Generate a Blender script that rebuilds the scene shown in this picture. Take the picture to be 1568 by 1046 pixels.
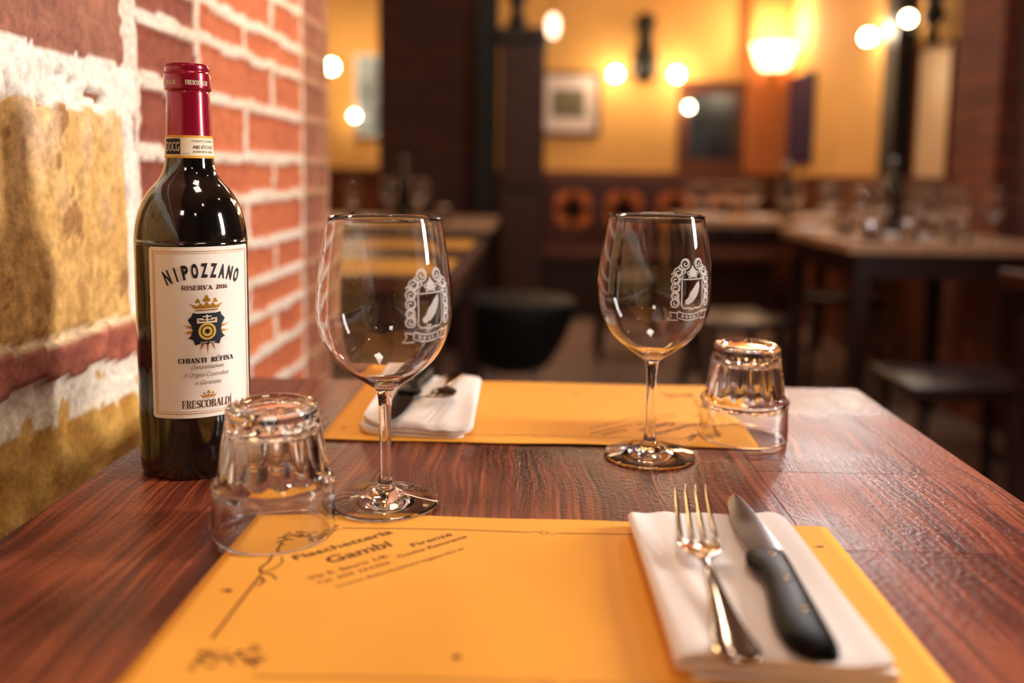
import bpy, bmesh, math, random
from math import sin, cos, pi, radians, sqrt, atan2, exp
from mathutils import Vector, Matrix, noise as mnoise
from mathutils.geometry import tessellate_polygon
random.seed(7)
S = bpy.context.scene
for o in list(bpy.data.objects): bpy.data.objects.remove(o)
COL = S.collection
ZT = 0.75                                   # height of the dining table top

# ------------------------------------------------------------------ camera, world, lights, exposure
cd = bpy.data.cameras.new('camera'); cam = bpy.data.objects.new('camera', cd); COL.objects.link(cam)
cd.sensor_fit = 'HORIZONTAL'; cd.sensor_width = 36.0; cd.lens = 36.0*1350/1568
cd.shift_y = -113.0/1568
cam.matrix_world = (Matrix.Translation((0, 0, 0.961)) @ Matrix.Rotation(radians(1.6), 4, 'Z')
                    @ Matrix.Rotation(radians(90-6.1), 4, 'X') @ Matrix.Rotation(radians(0.75), 4, 'Z'))
cd.clip_start = 0.01; cd.clip_end = 50
cd.dof.use_dof = True; cd.dof.focus_distance = 0.585; cd.dof.aperture_fstop = 2.7
S.camera = cam

w = bpy.data.worlds.new('world'); S.world = w; w.use_nodes = True
w.node_tree.nodes['Background'].inputs[0].default_value = (1.0, 0.72, 0.5, 1)
w.node_tree.nodes['Background'].inputs[1].default_value = 0.03

def light(name, kind, loc, energy, color, size=0.1, size_y=None, target=None):
    d = bpy.data.lights.new(name, kind); d.energy = energy; d.color = color
    if kind == 'AREA':
        d.size = size
        if size_y: d.shape = 'RECTANGLE'; d.size_y = size_y
    else: d.shadow_soft_size = size
    o = bpy.data.objects.new(name, d); COL.objects.link(o); o.location = loc
    if target is not None:
        o.rotation_euler = (Vector(target)-Vector(loc)).to_track_quat('-Z', 'Y').to_euler()
    return o
light('window_daylight', 'AREA', (1.62, 0.60, 1.42), 43, (1.0, 0.92, 0.86), 0.18, 0.62, (-0.3, 0.61, 0.93))
light('rear_lamp', 'AREA', (-0.20, -1.3, 2.1), 3.5, (1.0, 0.85, 0.68), 0.22, None, (0, 0.6, 0.8))
light('table_lamp_light', 'AREA', (0.20, 0.45, 2.5), 7.5, (1.0, 0.84, 0.68), 0.30, None, (0, 0.6, 0.75))
for k_, (x_, y_, z_, e_) in enumerate(((0.75, -1.0, 2.0, 3.5), (-0.9, -0.9, 1.9, 3.0), (0.9, -0.2, 2.2, 3.0), (0.45, 2.3, 2.35, 3.5), (1.3, 1.2, 2.3, 3.0), (-0.6, 3.0, 2.25, 7.0), (0.95, 4.6, 2.0, 9.0), (1.30, 3.35, 2.2, 7.0))):  # unseen point lights added for glass sparkle and to brighten pillar and tables
    light('added_sparkle_fill', 'POINT', (x_, y_, z_), e_, (1.0, 0.82, 0.62), 0.035)
light('brick_wall_light', 'POINT', (-0.16, 1.25, 1.46), 5.5, (1.0, 0.70, 0.30), 0.06)
light('aisle_light', 'AREA', (1.15, 3.4, 1.98), 9, (0.92, 0.94, 1.0), 0.22, None, (0.3, 0.9, 0.75))
light('dining_room_light', 'AREA', (0.35, 4.9, 2.6), 16, (1.0, 0.76, 0.52), 0.8, None, (0.5, 5.2, 0.8))
S.view_settings.view_transform = 'Standard'; S.view_settings.look = 'None'
S.view_settings.exposure = 0.0; S.view_settings.gamma = 1.0; S.view_settings.use_curve_mapping = False
cy = S.cycles
cy.max_bounces = 14; cy.transmission_bounces = 14; cy.glossy_bounces = 6; cy.diffuse_bounces = 4; cy.transparent_max_bounces = 12
cy.caustics_refractive = True; cy.caustics_reflective = True; cy.sample_clamp_indirect = 12; cy.blur_glossy = 0.3

# ------------------------------------------------------------------ materials
def lin(c):
    return tuple(((v/255)/12.92 if v/255 <= .04045 else ((v/255+.055)/1.055)**2.4) for v in c)+(1,)
MATS = {}
def mat(name, rgb, rough=.6, metal=0, spec=.5, noise=0, nscale=20, bump=0, coat=0, trans=0, ior=1.45, emit=None, estr=0, stretch=(1,1,1)):
    if name in MATS: return MATS[name]
    m = bpy.data.materials.new(name); m.use_nodes = True; nt = m.node_tree; b = nt.nodes['Principled BSDF']
    c = lin(rgb); b.inputs['Base Color'].default_value = c; b.inputs['Roughness'].default_value = rough
    b.inputs['Metallic'].default_value = metal; b.inputs['Specular IOR Level'].default_value = spec
    b.inputs['Coat Weight'].default_value = coat; b.inputs['Coat Roughness'].default_value = .08
    b.inputs['Transmission Weight'].default_value = trans; b.inputs['IOR'].default_value = ior
    if emit: b.inputs['Emission Color'].default_value = lin(emit); b.inputs['Emission Strength'].default_value = estr
    if noise or bump:
        tc = nt.nodes.new('ShaderNodeTexCoord'); mp = nt.nodes.new('ShaderNodeMapping'); mp.inputs['Scale'].default_value = stretch
        nt.links.new(tc.outputs['Object'], mp.inputs[0])
        n = nt.nodes.new('ShaderNodeTexNoise'); n.inputs['Scale'].default_value = nscale; n.inputs['Detail'].default_value = 6
        nt.links.new(mp.outputs[0], n.inputs['Vector'])
        if noise:
            r = nt.nodes.new('ShaderNodeValToRGB')
            r.color_ramp.elements[0].position = .3; r.color_ramp.elements[1].position = .7
            r.color_ramp.elements[0].color = tuple(v*(1-noise) for v in c[:3])+(1,)
            r.color_ramp.elements[1].color = tuple(min(1, v*(1+noise*.6)) for v in c[:3])+(1,)
            nt.links.new(n.outputs['Fac'], r.inputs[0]); nt.links.new(r.outputs[0], b.inputs['Base Color'])
        if bump:
            bp = nt.nodes.new('ShaderNodeBump'); bp.inputs['Strength'].default_value = bump; bp.inputs['Distance'].default_value = .002
            nt.links.new(n.outputs['Fac'], bp.inputs['Height']); nt.links.new(bp.outputs[0], b.inputs['Normal'])
    MATS[name] = m; return m

def brick_mat(name, c1, c2, mortar, scale=8, msize=.02, rough=.8):
    m = bpy.data.materials.new(name); m.use_nodes = True; nt = m.node_tree; b = nt.nodes['Principled BSDF']
    tc = nt.nodes.new('ShaderNodeTexCoord'); sp = nt.nodes.new('ShaderNodeSeparateXYZ'); cb = nt.nodes.new('ShaderNodeCombineXYZ')
    ad = nt.nodes.new('ShaderNodeMath'); ad.operation = 'ADD'
    nt.links.new(tc.outputs['Object'], sp.inputs[0]); nt.links.new(sp.outputs[0], ad.inputs[0]); nt.links.new(sp.outputs[1], ad.inputs[1])
    nt.links.new(ad.outputs[0], cb.inputs[0]); nt.links.new(sp.outputs[2], cb.inputs[1])
    t = nt.nodes.new('ShaderNodeTexBrick'); t.inputs['Scale'].default_value = 1.0
    t.inputs['Brick Width'].default_value = .24; t.inputs['Row Height'].default_value = .066; t.inputs['Mortar Size'].default_value = msize*.4
    t.inputs['Color1'].default_value = lin(c1); t.inputs['Color2'].default_value = lin(c2); t.inputs['Mortar'].default_value = lin(mortar)
    nt.links.new(cb.outputs[0], t.inputs['Vector']); nt.links.new(t.outputs[0], b.inputs['Base Color']); b.inputs['Roughness'].default_value = rough
    return m

def wood_mat():
    m = bpy.data.materials.new('table_wood'); m.use_nodes = True; nt = m.node_tree; L = nt.links.new; N = nt.nodes.new
    b = nt.nodes['Principled BSDF']
    tc = N('ShaderNodeTexCoord'); at = N('ShaderNodeAttribute'); at.attribute_name = 'board'
    off = N('ShaderNodeVectorMath'); off.operation = 'MULTIPLY'; off.inputs[1].default_value = (7.3, 3.1, 5.7)
    L(at.outputs['Vector'], off.inputs[0])
    add = N('ShaderNodeVectorMath'); add.operation = 'ADD'; L(tc.outputs['Object'], add.inputs[0]); L(off.outputs[0], add.inputs[1])
    # large soft warp so that the grain meanders and makes cathedral figures
    wn = N('ShaderNodeTexNoise'); wn.inputs['Scale'].default_value = 4.5; wn.inputs['Detail'].default_value = 2; L(add.outputs[0], wn.inputs['Vector'])
    wm = N('ShaderNodeVectorMath'); wm.operation = 'MULTIPLY'; wm.inputs[1].default_value = (.045, .0, 0); L(wn.outputs['Color'], wm.inputs[0])
    ad2 = N('ShaderNodeVectorMath'); ad2.operation = 'ADD'; L(add.outputs[0], ad2.inputs[0]); L(wm.outputs[0], ad2.inputs[1])
    mp = N('ShaderNodeMapping'); mp.inputs['Scale'].default_value = (130, 3.6, 1); L(ad2.outputs[0], mp.inputs[0])
    g1 = N('ShaderNodeTexNoise'); g1.inputs['Scale'].default_value = 1.0; g1.inputs['Detail'].default_value = 5; g1.inputs['Roughness'].default_value = .62; L(mp.outputs[0], g1.inputs['Vector'])
    mp2 = N('ShaderNodeMapping'); mp2.inputs['Scale'].default_value = (420, 9, 1); L(ad2.outputs[0], mp2.inputs[0])
    g2 = N('ShaderNodeTexNoise'); g2.inputs['Scale'].default_value = 1.0; g2.inputs['Detail'].default_value = 4; L(mp2.outputs[0], g2.inputs['Vector'])
    big = N('ShaderNodeTexNoise'); big.inputs['Scale'].default_value = 7; big.inputs['Detail'].default_value = 4; L(tc.outputs['Object'], big.inputs['Vector'])
    mx = N('ShaderNodeMath'); mx.operation = 'MULTIPLY_ADD'; mx.inputs[1].default_value = .62; L(g2.outputs[0], mx.inputs[0]); 
    m2 = N('ShaderNodeMath'); m2.operation = 'MULTIPLY'; m2.inputs[1].default_value = .36; L(g1.outputs[0], m2.inputs[0]); L(m2.outputs[0], mx.inputs[2])
    m3 = N('ShaderNodeMath'); m3.operation = 'MULTIPLY_ADD'; m3.inputs[1].default_value = .60; L(big.outputs[0], m3.inputs[0]); L(mx.outputs[0], m3.inputs[2])
    m4 = N('ShaderNodeMath'); m4.operation = 'MULTIPLY_ADD'; m4.inputs[1].default_value = .15; L(at.outputs['Fac'], m4.inputs[0]); L(m3.outputs[0], m4.inputs[2])
    r = N('ShaderNodeValToRGB'); e = r.color_ramp.elements
    e[0].position = .64; e[0].color = lin((40, 13, 11)); e[1].position = 1.0; e[1].color = lin((150, 78, 48))
    x = e.new(.75); x.color = lin((72, 29, 21)); x = e.new(.86); x.color = lin((102, 45, 30))
    L(m4.outputs[0], r.inputs[0]); L(r.outputs[0], b.inputs['Base Color'])
    rr = N('ShaderNodeMapRange'); rr.inputs[1].default_value = .35; rr.inputs[2].default_value = .65; rr.inputs[3].default_value = .20; rr.inputs[4].default_value = .42; L(big.outputs[0], rr.inputs[0]); L(rr.outputs[0], b.inputs['Roughness'])
    fine = N('ShaderNodeTexNoise'); fine.inputs['Scale'].default_value = 260; fine.inputs['Detail'].default_value = 3; L(tc.outputs['Object'], fine.inputs['Vector'])
    bm_ = N('ShaderNodeMath'); bm_.operation = 'ADD'; L(fine.outputs[0], bm_.inputs[0]); L(mx.outputs[0], bm_.inputs[1])
    bp = N('ShaderNodeBump'); bp.inputs['Strength'].default_value = .6; bp.inputs['Distance'].default_value = .0008; L(bm_.outputs[0], bp.inputs['Height']); L(bp.outputs[0], b.inputs['Normal'])
    b.inputs['Specular IOR Level'].default_value = .30
    return m

def wall_mat():
    m = bpy.data.materials.new('old_brick_masonry'); m.use_nodes = True; nt = m.node_tree; L = nt.links.new; N = nt.nodes.new
    b = nt.nodes['Principled BSDF']; at = N('ShaderNodeAttribute'); at.attribute_name = 'albedo'
    tc = N('ShaderNodeTexCoord'); n = N('ShaderNodeTexNoise'); n.inputs['Scale'].default_value = 160; n.inputs['Detail'].default_value = 5; L(tc.outputs['Object'], n.inputs['Vector'])
    mr = N('ShaderNodeMapRange'); mr.inputs[1].default_value = .3; mr.inputs[2].default_value = .7; mr.inputs[3].default_value = .72; mr.inputs[4].default_value = 1.18; L(n.outputs[0], mr.inputs[0])
    mu = N('ShaderNodeVectorMath'); mu.operation = 'SCALE'; L(at.outputs['Color'], mu.inputs[0]); L(mr.outputs[0], mu.inputs['Scale'])
    L(mu.outputs[0], b.inputs['Base Color']); b.inputs['Roughness'].default_value = .75
    bp = N('ShaderNodeBump'); bp.inputs['Strength'].default_value = .6; bp.inputs['Distance'].default_value = .0015; L(n.outputs[0], bp.inputs['Height']); L(bp.outputs[0], b.inputs['Normal'])
    return m

def etch_mat():
    m = bpy.data.materials.new('etched_frost'); m.use_nodes = True; nt = m.node_tree; L = nt.links.new; N = nt.nodes.new
    b = nt.nodes['Principled BSDF']; b.inputs['Base Color'].default_value = (.9, .87, .85, 1); b.inputs['Roughness'].default_value = .6
    tr = N('ShaderNodeBsdfTransparent'); tl = N('ShaderNodeBsdfTranslucent'); tl.inputs[0].default_value = (.9, .87, .85, 1)
    a = N('ShaderNodeMixShader'); a.inputs[0].default_value = .5; L(b.outputs[0], a.inputs[1]); L(tl.outputs[0], a.inputs[2])
    c = N('ShaderNodeMixShader'); c.inputs[0].default_value = .80; L(tr.outputs[0], c.inputs[1]); L(a.outputs[0], c.inputs[2])
    L(c.outputs[0], nt.nodes['Material Output'].inputs[0]); return m

M_glass = mat('clear_glass', (255, 255, 255), 0.0, trans=1, ior=1.47)
M_etch = etch_mat()
M_wood = wood_mat()
M_wall = wall_mat()
M_bottle = mat('dark_green_bottle_glass', (10, 10, 8), .03, spec=.6, coat=1)
M_caps = mat('wine_red_foil', (150, 18, 44), .22, metal=.35, coat=.4)
M_label = mat('cream_label_paper', (238, 228, 216), .7, noise=.02, nscale=60)
M_black = mat('black_print', (24, 22, 26), .6)
M_maroon = mat('maroon_print', (92, 30, 30), .6)
M_navyp = mat('navy_print', (24, 30, 44), .6)
M_grayp = mat('grey_print', (150, 128, 122), .6)
M_gold = mat('gold_print', (205, 150, 52), .35, metal=.5)
M_yel = mat('yellow_print', (232, 196, 84), .5)
M_redp = mat('red_print', (186, 60, 48), .6)
M_cream = mat('cream_print', (236, 220, 190), .6)
M_mat = mat('orange_paper', (240, 168, 66), .62, noise=.05, nscale=9, spec=.3)
M_ink = mat('brown_ink', (104, 52, 22), .6)
M_inkl = mat('faded_brown_ink', (170, 96, 34), .6)
M_napkin = mat('white_cotton', (240, 232, 228), .9, noise=.04, nscale=14, bump=.3)
M_steel = mat('polished_steel', (176, 162, 152), .1, metal=1)
M_blade = mat('brushed_steel', (118, 104, 96), .2, metal=1)
M_handle = mat('black_plastic_handle', (6, 6, 7), .34, spec=.12)
M_dwood = mat('dark_brown_wood', (46, 24, 18), .35, noise=.4, nscale=8, stretch=(1, 1, 6))
M_dwood2 = mat('reddish_dark_wood', (74, 34, 24), .4, noise=.3, nscale=8, stretch=(1, 1, 6))
M_top = mat('worn_table_wood', (206, 164, 132), .28, noise=.3, nscale=12, stretch=(6, 1, 1))
M_blackm = mat('black_iron', (16, 14, 14), .5)
M_brass = mat('aged_brass', (150, 104, 46), .35, metal=1)
M_yellow = mat('ochre_plaster', (226, 172, 98), .8, noise=.14, nscale=1.6)
M_ceil = mat('ceiling_plaster', (120, 84, 56), .9, noise=.1, nscale=2)
M_floor = mat('dark_stone_floor', (140, 114, 106), .45, noise=.35, nscale=3)
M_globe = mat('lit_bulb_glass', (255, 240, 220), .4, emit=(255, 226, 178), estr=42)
M_dimglobe = mat('dim_bulb_glass', (255, 240, 220), .4, emit=(255, 214, 180), estr=4)
M_shade = mat('lit_frosted_glass_shade', (255, 236, 200), .4, emit=(255, 220, 160), estr=6)

# ------------------------------------------------------------------ helpers
def mesh_obj(name, bm, m, parent=None, smooth=True, recalc=False):
    if recalc: bmesh.ops.recalc_face_normals(bm, faces=bm.faces)
    me = bpy.data.meshes.new(name); bm.to_mesh(me); bm.free()
    if smooth:
        for p in me.polygons: p.use_smooth = True
    me.materials.append(m); o = bpy.data.objects.new(name, me); COL.objects.link(o)
    if parent: o.parent = parent
    return o
def sharp(o, ang=40):
    me = o.data; b = bmesh.new(); b.from_mesh(me)
    for e in b.edges:
        if len(e.link_faces) == 2 and e.calc_face_angle(0) > radians(ang): e.smooth = False
    b.to_mesh(me); b.free(); return o
def thing(name, label, cat, loc=(0, 0, 0), rz=0, group=None):
    o = bpy.data.objects.new(name, None); o.empty_display_size = .05; COL.objects.link(o); o.location = loc; o.rotation_euler = (0, 0, rz)
    return tag(o, label, cat, group)
def tag(o, label, cat, group=None):
    o['label'] = label; o['category'] = cat
    if group: o['group'] = group
    return o
def struct(o): o['kind'] = 'structure'; return o
def copy_thing(root, label, loc=None, rz=None, group=None, name=None):
    r = root.copy(); COL.objects.link(r); r['label'] = label
    if group: r['group'] = group
    if loc is not None: r.location = loc
    if rz is not None: r.rotation_euler = (0, 0, rz)
    for ch in list(root.children):
        c = ch.copy(); COL.objects.link(c); c.parent = r
        for g in list(ch.children):
            d = g.copy(); COL.objects.link(d); d.parent = c
    return r
def box(bm, x0, x1, y0, y1, z0, z1, bev=0, mtx=None):
    r = bmesh.ops.create_cube(bm, size=1); vs = r['verts']
    for v in vs: v.co = Vector(((x0+x1)/2+v.co.x*(x1-x0), (y0+y1)/2+v.co.y*(y1-y0), (z0+z1)/2+v.co.z*(z1-z0)))
    if mtx:
        for v in vs: v.co = mtx @ v.co
    if bev:
        es = {e for v in vs for e in v.link_edges}
        bmesh.ops.bevel(bm, geom=list(es), offset=bev, segments=2, affect='EDGES', profile=.5)
    return bm
def B(*a, **k): return box(bmesh.new(), *a, **k)
def lathe(prof, n=64, rfun=None, bm=None, off=(0, 0, 0)):
    bm = bm or bmesh.new(); rings = []; ox, oy, oz = off
    for (r, z) in prof:
        if r < 1e-6: rings.append([bm.verts.new((ox, oy, oz+z))])
        else:
            ring = []
            for i in range(n):
                a = 2*pi*i/n; rr = r+(rfun(a, z, r) if rfun else 0)
                ring.append(bm.verts.new((ox+rr*cos(a), oy+rr*sin(a), oz+z)))
            rings.append(ring)
    for a, b in zip(rings, rings[1:]):
        if len(a) == 1 and len(b) == 1: continue
        for i in range(n):
            j = (i+1) % n
            if len(a) == 1: bm.faces.new((a[0], b[j], b[i]))
            elif len(b) == 1: bm.faces.new((a[i], a[j], b[0]))
            else: bm.faces.new((a[i], a[j], b[j], b[i]))
    return bm
def tube(bm, pts, rad, n=10, cap=True, flat=1.0):
    pts = [Vector(p) for p in pts]; rings = []; prev = None
    for i, p in enumerate(pts):
        t = (pts[min(i+1, len(pts)-1)]-pts[max(i-1, 0)]).normalized()
        up = Vector((0, 0, 1)) if abs(t.z) < .95 else Vector((1, 0, 0))
        if prev is not None: up = prev
        s = t.cross(up).normalized(); u = s.cross(t).normalized(); prev = u
        r = rad[i] if isinstance(rad, (list, tuple)) else rad
        rings.append([bm.verts.new(p+s*r*cos(2*pi*k/n)+u*r*flat*sin(2*pi*k/n)) for k in range(n)])
    for a, b in zip(rings, rings[1:]):
        for k in range(n): bm.faces.new((a[k], a[(k+1) % n], b[(k+1) % n], b[k]))
    if cap: bm.faces.new(rings[0][::-1]); bm.faces.new(rings[-1])
    return bm
def catmull(pts, k=6):
    out = []; P = [pts[0]]+list(pts)+[pts[-1]]
    for i in range(1, len(P)-2):
        a, b, c, d = P[i-1:i+3]
        for j in range(k):
            t = j/k
            out.append(tuple(.5*((2*b[q])+(-a[q]+c[q])*t+(2*a[q]-5*b[q]+4*c[q]-d[q])*t*t+(-a[q]+3*b[q]-3*c[q]+d[q])*t**3) for q in range(len(b))))
    out.append(tuple(pts[-1])); return out
def interp(tab, x):
    if x <= tab[0][0]: return tab[0][1]
    for (a, b), (c, d) in zip(tab, tab[1:]):
        if x <= c: return b+(d-b)*(x-a)/(c-a)
    return tab[-1][1]

# flat print laid on a surface: ribbons, filled shapes, lettering
class Print:
    def __init__(s, fmap): s.f = fmap; s.bm = bmesh.new()
    def quad(s, pts): s.bm.faces.new([s.bm.verts.new(s.f(*p)) for p in pts])
    def ribbon(s, pts, wd, step=.0015, taper=False):
        P = []
        for a, b in zip(pts, pts[1:]):
            n = max(1, int(math.hypot(b[0]-a[0], b[1]-a[1])/step)); P += [(a[0]+(b[0]-a[0])*i/n, a[1]+(b[1]-a[1])*i/n) for i in range(n)]
        P.append(pts[-1]); prev = None; n = len(P)
        for i, p in enumerate(P):
            a = P[max(i-1, 0)]; b = P[min(i+1, n-1)]; dx, dy = b[0]-a[0], b[1]-a[1]; l = math.hypot(dx, dy) or 1
            h = wd/2*(sin(pi*min(max(i/(n-1), .06), .94)) if taper else 1)
            q = (s.bm.verts.new(s.f(p[0]-dy/l*h, p[1]+dx/l*h)), s.bm.verts.new(s.f(p[0]+dy/l*h, p[1]-dx/l*h)))
            if prev: s.bm.faces.new((prev[0], prev[1], q[1], q[0]))
            prev = q
    def tri(s, a, b, c, mx=.0022):
        st = [(a, b, c)]
        while st:
            a, b, c = st.pop(); d = [math.dist(a, b), math.dist(b, c), math.dist(c, a)]; m = max(d)
            if m <= mx: s.bm.faces.new([s.bm.verts.new(s.f(*q)) for q in (a, b, c)]); continue
            k = d.index(m)
            if k == 1: a, b, c = b, c, a
            elif k == 2: a, b, c = c, a, b
            h = ((a[0]+b[0])/2, (a[1]+b[1])/2); st += [(a, h, c), (h, b, c)]
    def poly(s, pts):
        for t in tessellate_polygon([[Vector((p[0], p[1], 0)) for p in pts]]):
            q = [tuple(pts[i]) for i in t]
            if abs((q[1][0]-q[0][0])*(q[2][1]-q[0][1])-(q[1][1]-q[0][1])*(q[2][0]-q[0][0])) > 1e-12: s.tri(*q)
    def ring(s, c, r, wd, n=40): s.ribbon([(c[0]+r*cos(2*pi*i/n), c[1]+r*sin(2*pi*i/n)) for i in range(n+1)], wd, 1)
    def disc(s, c, r, n=24): s.poly([(c[0]+r*cos(2*pi*i/n), c[1]+r*sin(2*pi*i/n)) for i in range(n)])
    def spiral(s, c, r, turns, a0, wd, sgn=1):
        n = 26; s.ribbon([(c[0]+r*(1-.85*i/n)*cos(a0+sgn*turns*2*pi*i/n), c[1]+r*(1-.85*i/n)*sin(a0+sgn*turns*2*pi*i/n)) for i in range(n+1)], wd, 1)
    def text(s, txt, x0, x1, y, h, rot=0, bold=0, arc=None, shear=0, center=None):
        """Built-in font lettering fitted between x0 and x1 with cap height h, baseline y."""
        cu = bpy.data.curves.new('t', 'FONT'); cu.body = txt; cu.size = 1; cu.offset = bold; cu.resolution_u = 4; cu.shear = shear
        ob = bpy.data.objects.new('t', cu); COL.objects.link(ob); bpy.context.view_layer.update()
        me = bpy.data.meshes.new_from_object(ob.evaluated_get(bpy.context.evaluated_depsgraph_get()))
        xs = [v.co.x for v in me.vertices]; mn, mxx = min(xs), max(xs); sx = (x1-x0)/(mxx-mn); sy = h/.70
        vs = []
        for v in me.vertices:
            px, py = x0+(v.co.x-mn)*sx, y+v.co.y*sy
            if arc:
                R, cx = arc; th = (px-cx)/R; rr = R+(py-y); px, py = cx+rr*sin(th), y-R+rr*cos(th)
            if rot:
                dx, dy = px-x0, py-y; px, py = x0+dx*cos(rot)-dy*sin(rot), y+dx*sin(rot)+dy*cos(rot)
            vs.append((px, py))
        for p in me.polygons:
            q = [vs[i] for i in p.vertices]
            for k in range(1, len(q)-1): s.tri(q[0], q[k], q[k+1], .004)
        bpy.data.objects.remove(ob); bpy.data.curves.remove(cu); bpy.data.meshes.remove(me)
    def spaced(s, txt, cx, y, h, step, wd, R, bold=0):
        """Condensed capitals set one by one along an arc of radius R."""
        for i, ch in enumerate(txt):
            th = (i-(len(txt)-1)/2)*step/R; w_ = wd*(.28 if ch == 'I' else 1); keep = s.f
            ox, oy = cx+R*sin(th), y-R+R*cos(th)
            s.f = (lambda u, v, ox=ox, oy=oy, th=th: keep(ox+u*cos(th)+v*sin(th), oy-u*sin(th)+v*cos(th)))
            s.text(ch, -w_/2, w_/2, 0, h, bold=bold); s.f = keep
    GL = {  # roman capitals: (width, [(weight, points)], serif points)
        'I': (.4, [('T', [(.2, 0), (.2, 1)])], [(.2, 0), (.2, 1)]),
        'R': (.85, [('T', [(.2, 0), (.2, 1)]), ('t', [(.2, .98), (.48, .98), (.62, .9)]), ('T', [(.62, .92), (.68, .76), (.62, .58)]), ('t', [(.62, .58), (.45, .51), (.2, .51)]), ('T', [(.42, .51), (.76, 0)])], [(.2, 0), (.2, 1), (.76, 0)]),
        'S': (.7, [('t', [(.6, .8), (.5, .95), (.34, .99), (.2, .93)]), ('T', [(.17, .88), (.15, .7), (.34, .55), (.52, .42), (.6, .25), (.52, .08)]), ('t', [(.52, .06), (.36, .01), (.2, .06), (.1, .24)]), ('t', [(.62, .98), (.61, .76)]), ('t', [(.09, .02), (.1, .26)])], []),
        'E': (.75, [('T', [(.2, 0), (.2, 1)]), ('t', [(.1, .98), (.65, .98), (.66, .76)]), ('t', [(.2, .51), (.5, .51)]), ('t', [(.5, .4), (.5, .62)]), ('t', [(.1, .02), (.66, .02), (.69, .26)])], [(.2, 0), (.2, 1)]),
        'F': (.7, [('T', [(.2, 0), (.2, 1)]), ('t', [(.1, .98), (.62, .98), (.64, .76)]), ('t', [(.2, .51), (.48, .51)]), ('t', [(.48, .4), (.48, .62)])], [(.2, 0), (.2, 1)]),
        'V': (.85, [('T', [(.12, 1), (.43, .02)]), ('t', [(.43, .02), (.72, 1)])], [(.12, 1), (.72, 1)]),
        'A': (.85, [('t', [(.12, 0), (.42, .98)]), ('T', [(.42, 1), (.72, 0)]), ('t', [(.22, .33), (.6, .33)])], [(.12, 0), (.72, 0)]),
        'C': (.8, [('t', [(.68, .76), (.58, .93), (.42, .99), (.28, .94)]), ('T', [(.28, .94), (.15, .75), (.12, .5), (.15, .25), (.28, .06)]), ('t', [(.28, .06), (.42, .01), (.6, .07), (.7, .26)]), ('t', [(.69, .98), (.69, .72)])], []),
        'H': (.95, [('T', [(.2, 0), (.2, 1)]), ('T', [(.75, 0), (.75, 1)]), ('t', [(.2, .51), (.75, .51)])], [(.2, 0), (.2, 1), (.75, 0), (.75, 1)]),
        'N': (.95, [('t', [(.18, 0), (.18, 1)]), ('T', [(.18, 1), (.76, 0)]), ('t', [(.76, 0), (.76, 1)])], [(.18, 0), (.14, 1), (.76, 1)]),
        'T': (.8, [('T', [(.4, 0), (.4, 1)]), ('t', [(.08, .76), (.1, .98), (.7, .98), (.72, .76)])], [(.4, 0)]),
        'U': (.9, [('T', [(.2, 1), (.2, .3), (.28, .08)]), ('t', [(.28, .08), (.44, .01), (.6, .06), (.7, .25), (.7, 1)])], [(.2, 1), (.7, 1)]),
        'O': (.9, [('T', [(.27, .93), (.15, .75), (.12, .5), (.15, .25), (.27, .07)]), ('T', [(.61, .93), (.73, .75), (.76, .5), (.73, .25), (.61, .07)]), ('t', [(.27, .94), (.44, .99), (.61, .94)]), ('t', [(.27, .06), (.44, .01), (.61, .06)])], []),
        'B': (.8, [('T', [(.2, 0), (.2, 1)]), ('t', [(.2, .98), (.5, .98), (.58, .92)]), ('T', [(.58, .9), (.62, .76), (.56, .6)]), ('t', [(.56, .58), (.2, .53)]), ('T', [(.58, .5), (.68, .3), (.6, .08)]), ('t', [(.6, .06), (.5, .02), (.2, .02)])], [(.2, 0), (.2, 1)]),
        'L': (.7, [('T', [(.2, 0), (.2, 1)]), ('t', [(.1, .02), (.62, .02), (.66, .28)])], [(.2, 0), (.2, 1)]),
        'D': (.9, [('T', [(.2, 0), (.2, 1)]), ('t', [(.2, .98), (.48, .98), (.62, .9)]), ('T', [(.62, .9), (.74, .72), (.76, .5), (.74, .28), (.62, .1)]), ('t', [(.62, .1), (.48, .02), (.2, .02)])], [(.2, 0), (.2, 1)]),
        '2': (.7, [('t', [(.12, .75), (.2, .94), (.36, .99)]), ('T', [(.36, .98), (.54, .9), (.55, .7), (.42, .45), (.15, .08)]), ('T', [(.12, .06), (.6, .06)])], []),
        '0': (.75, [('T', [(.25, .9), (.15, .7), (.15, .3), (.25, .1)]), ('T', [(.5, .9), (.6, .7), (.6, .3), (.5, .1)]), ('t', [(.25, .92), (.375, .99), (.5, .92)]), ('t', [(.25, .08), (.375, .01), (.5, .08)])], []),
        '1': (.5, [('T', [(.27, 0), (.27, 1)]), ('t', [(.1, .82), (.27, .97)])], [(.27, 0)]),
        '6': (.75, [('t', [(.56, .86), (.45, .98), (.32, .92)]), ('T', [(.3, .92), (.17, .7), (.14, .4), (.2, .12)]), ('t', [(.2, .1), (.36, .01), (.5, .06)]), ('T', [(.5, .06), (.6, .25), (.55, .48)]), ('t', [(.55, .5), (.4, .6), (.2, .5)])], []),
    }
    def roman(s, txt, x0, x1, y, h, thick=.17, thin=.07, serif=.26):
        adv = [s.GL[c][0] if c in s.GL else .5 for c in txt]; tot = sum(adv); sx = (x1-x0)/tot; x = x0
        for c, a in zip(txt, adv):
            if c in s.GL:
                for wt, pts in s.GL[c][1]: s.ribbon([(x+p[0]*sx, y+p[1]*h) for p in pts], (thick if wt == 'T' else thin)*sx, 1)
                for (px, py) in s.GL[c][2]:
                    yy = y+(.03 if py < .5 else .97)*h; s.ribbon([(x+(px-serif/2-.05)*sx, yy), (x+(px+serif/2+.05)*sx, yy)], thin*sx*.9, 1)
            x += a*sx
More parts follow.
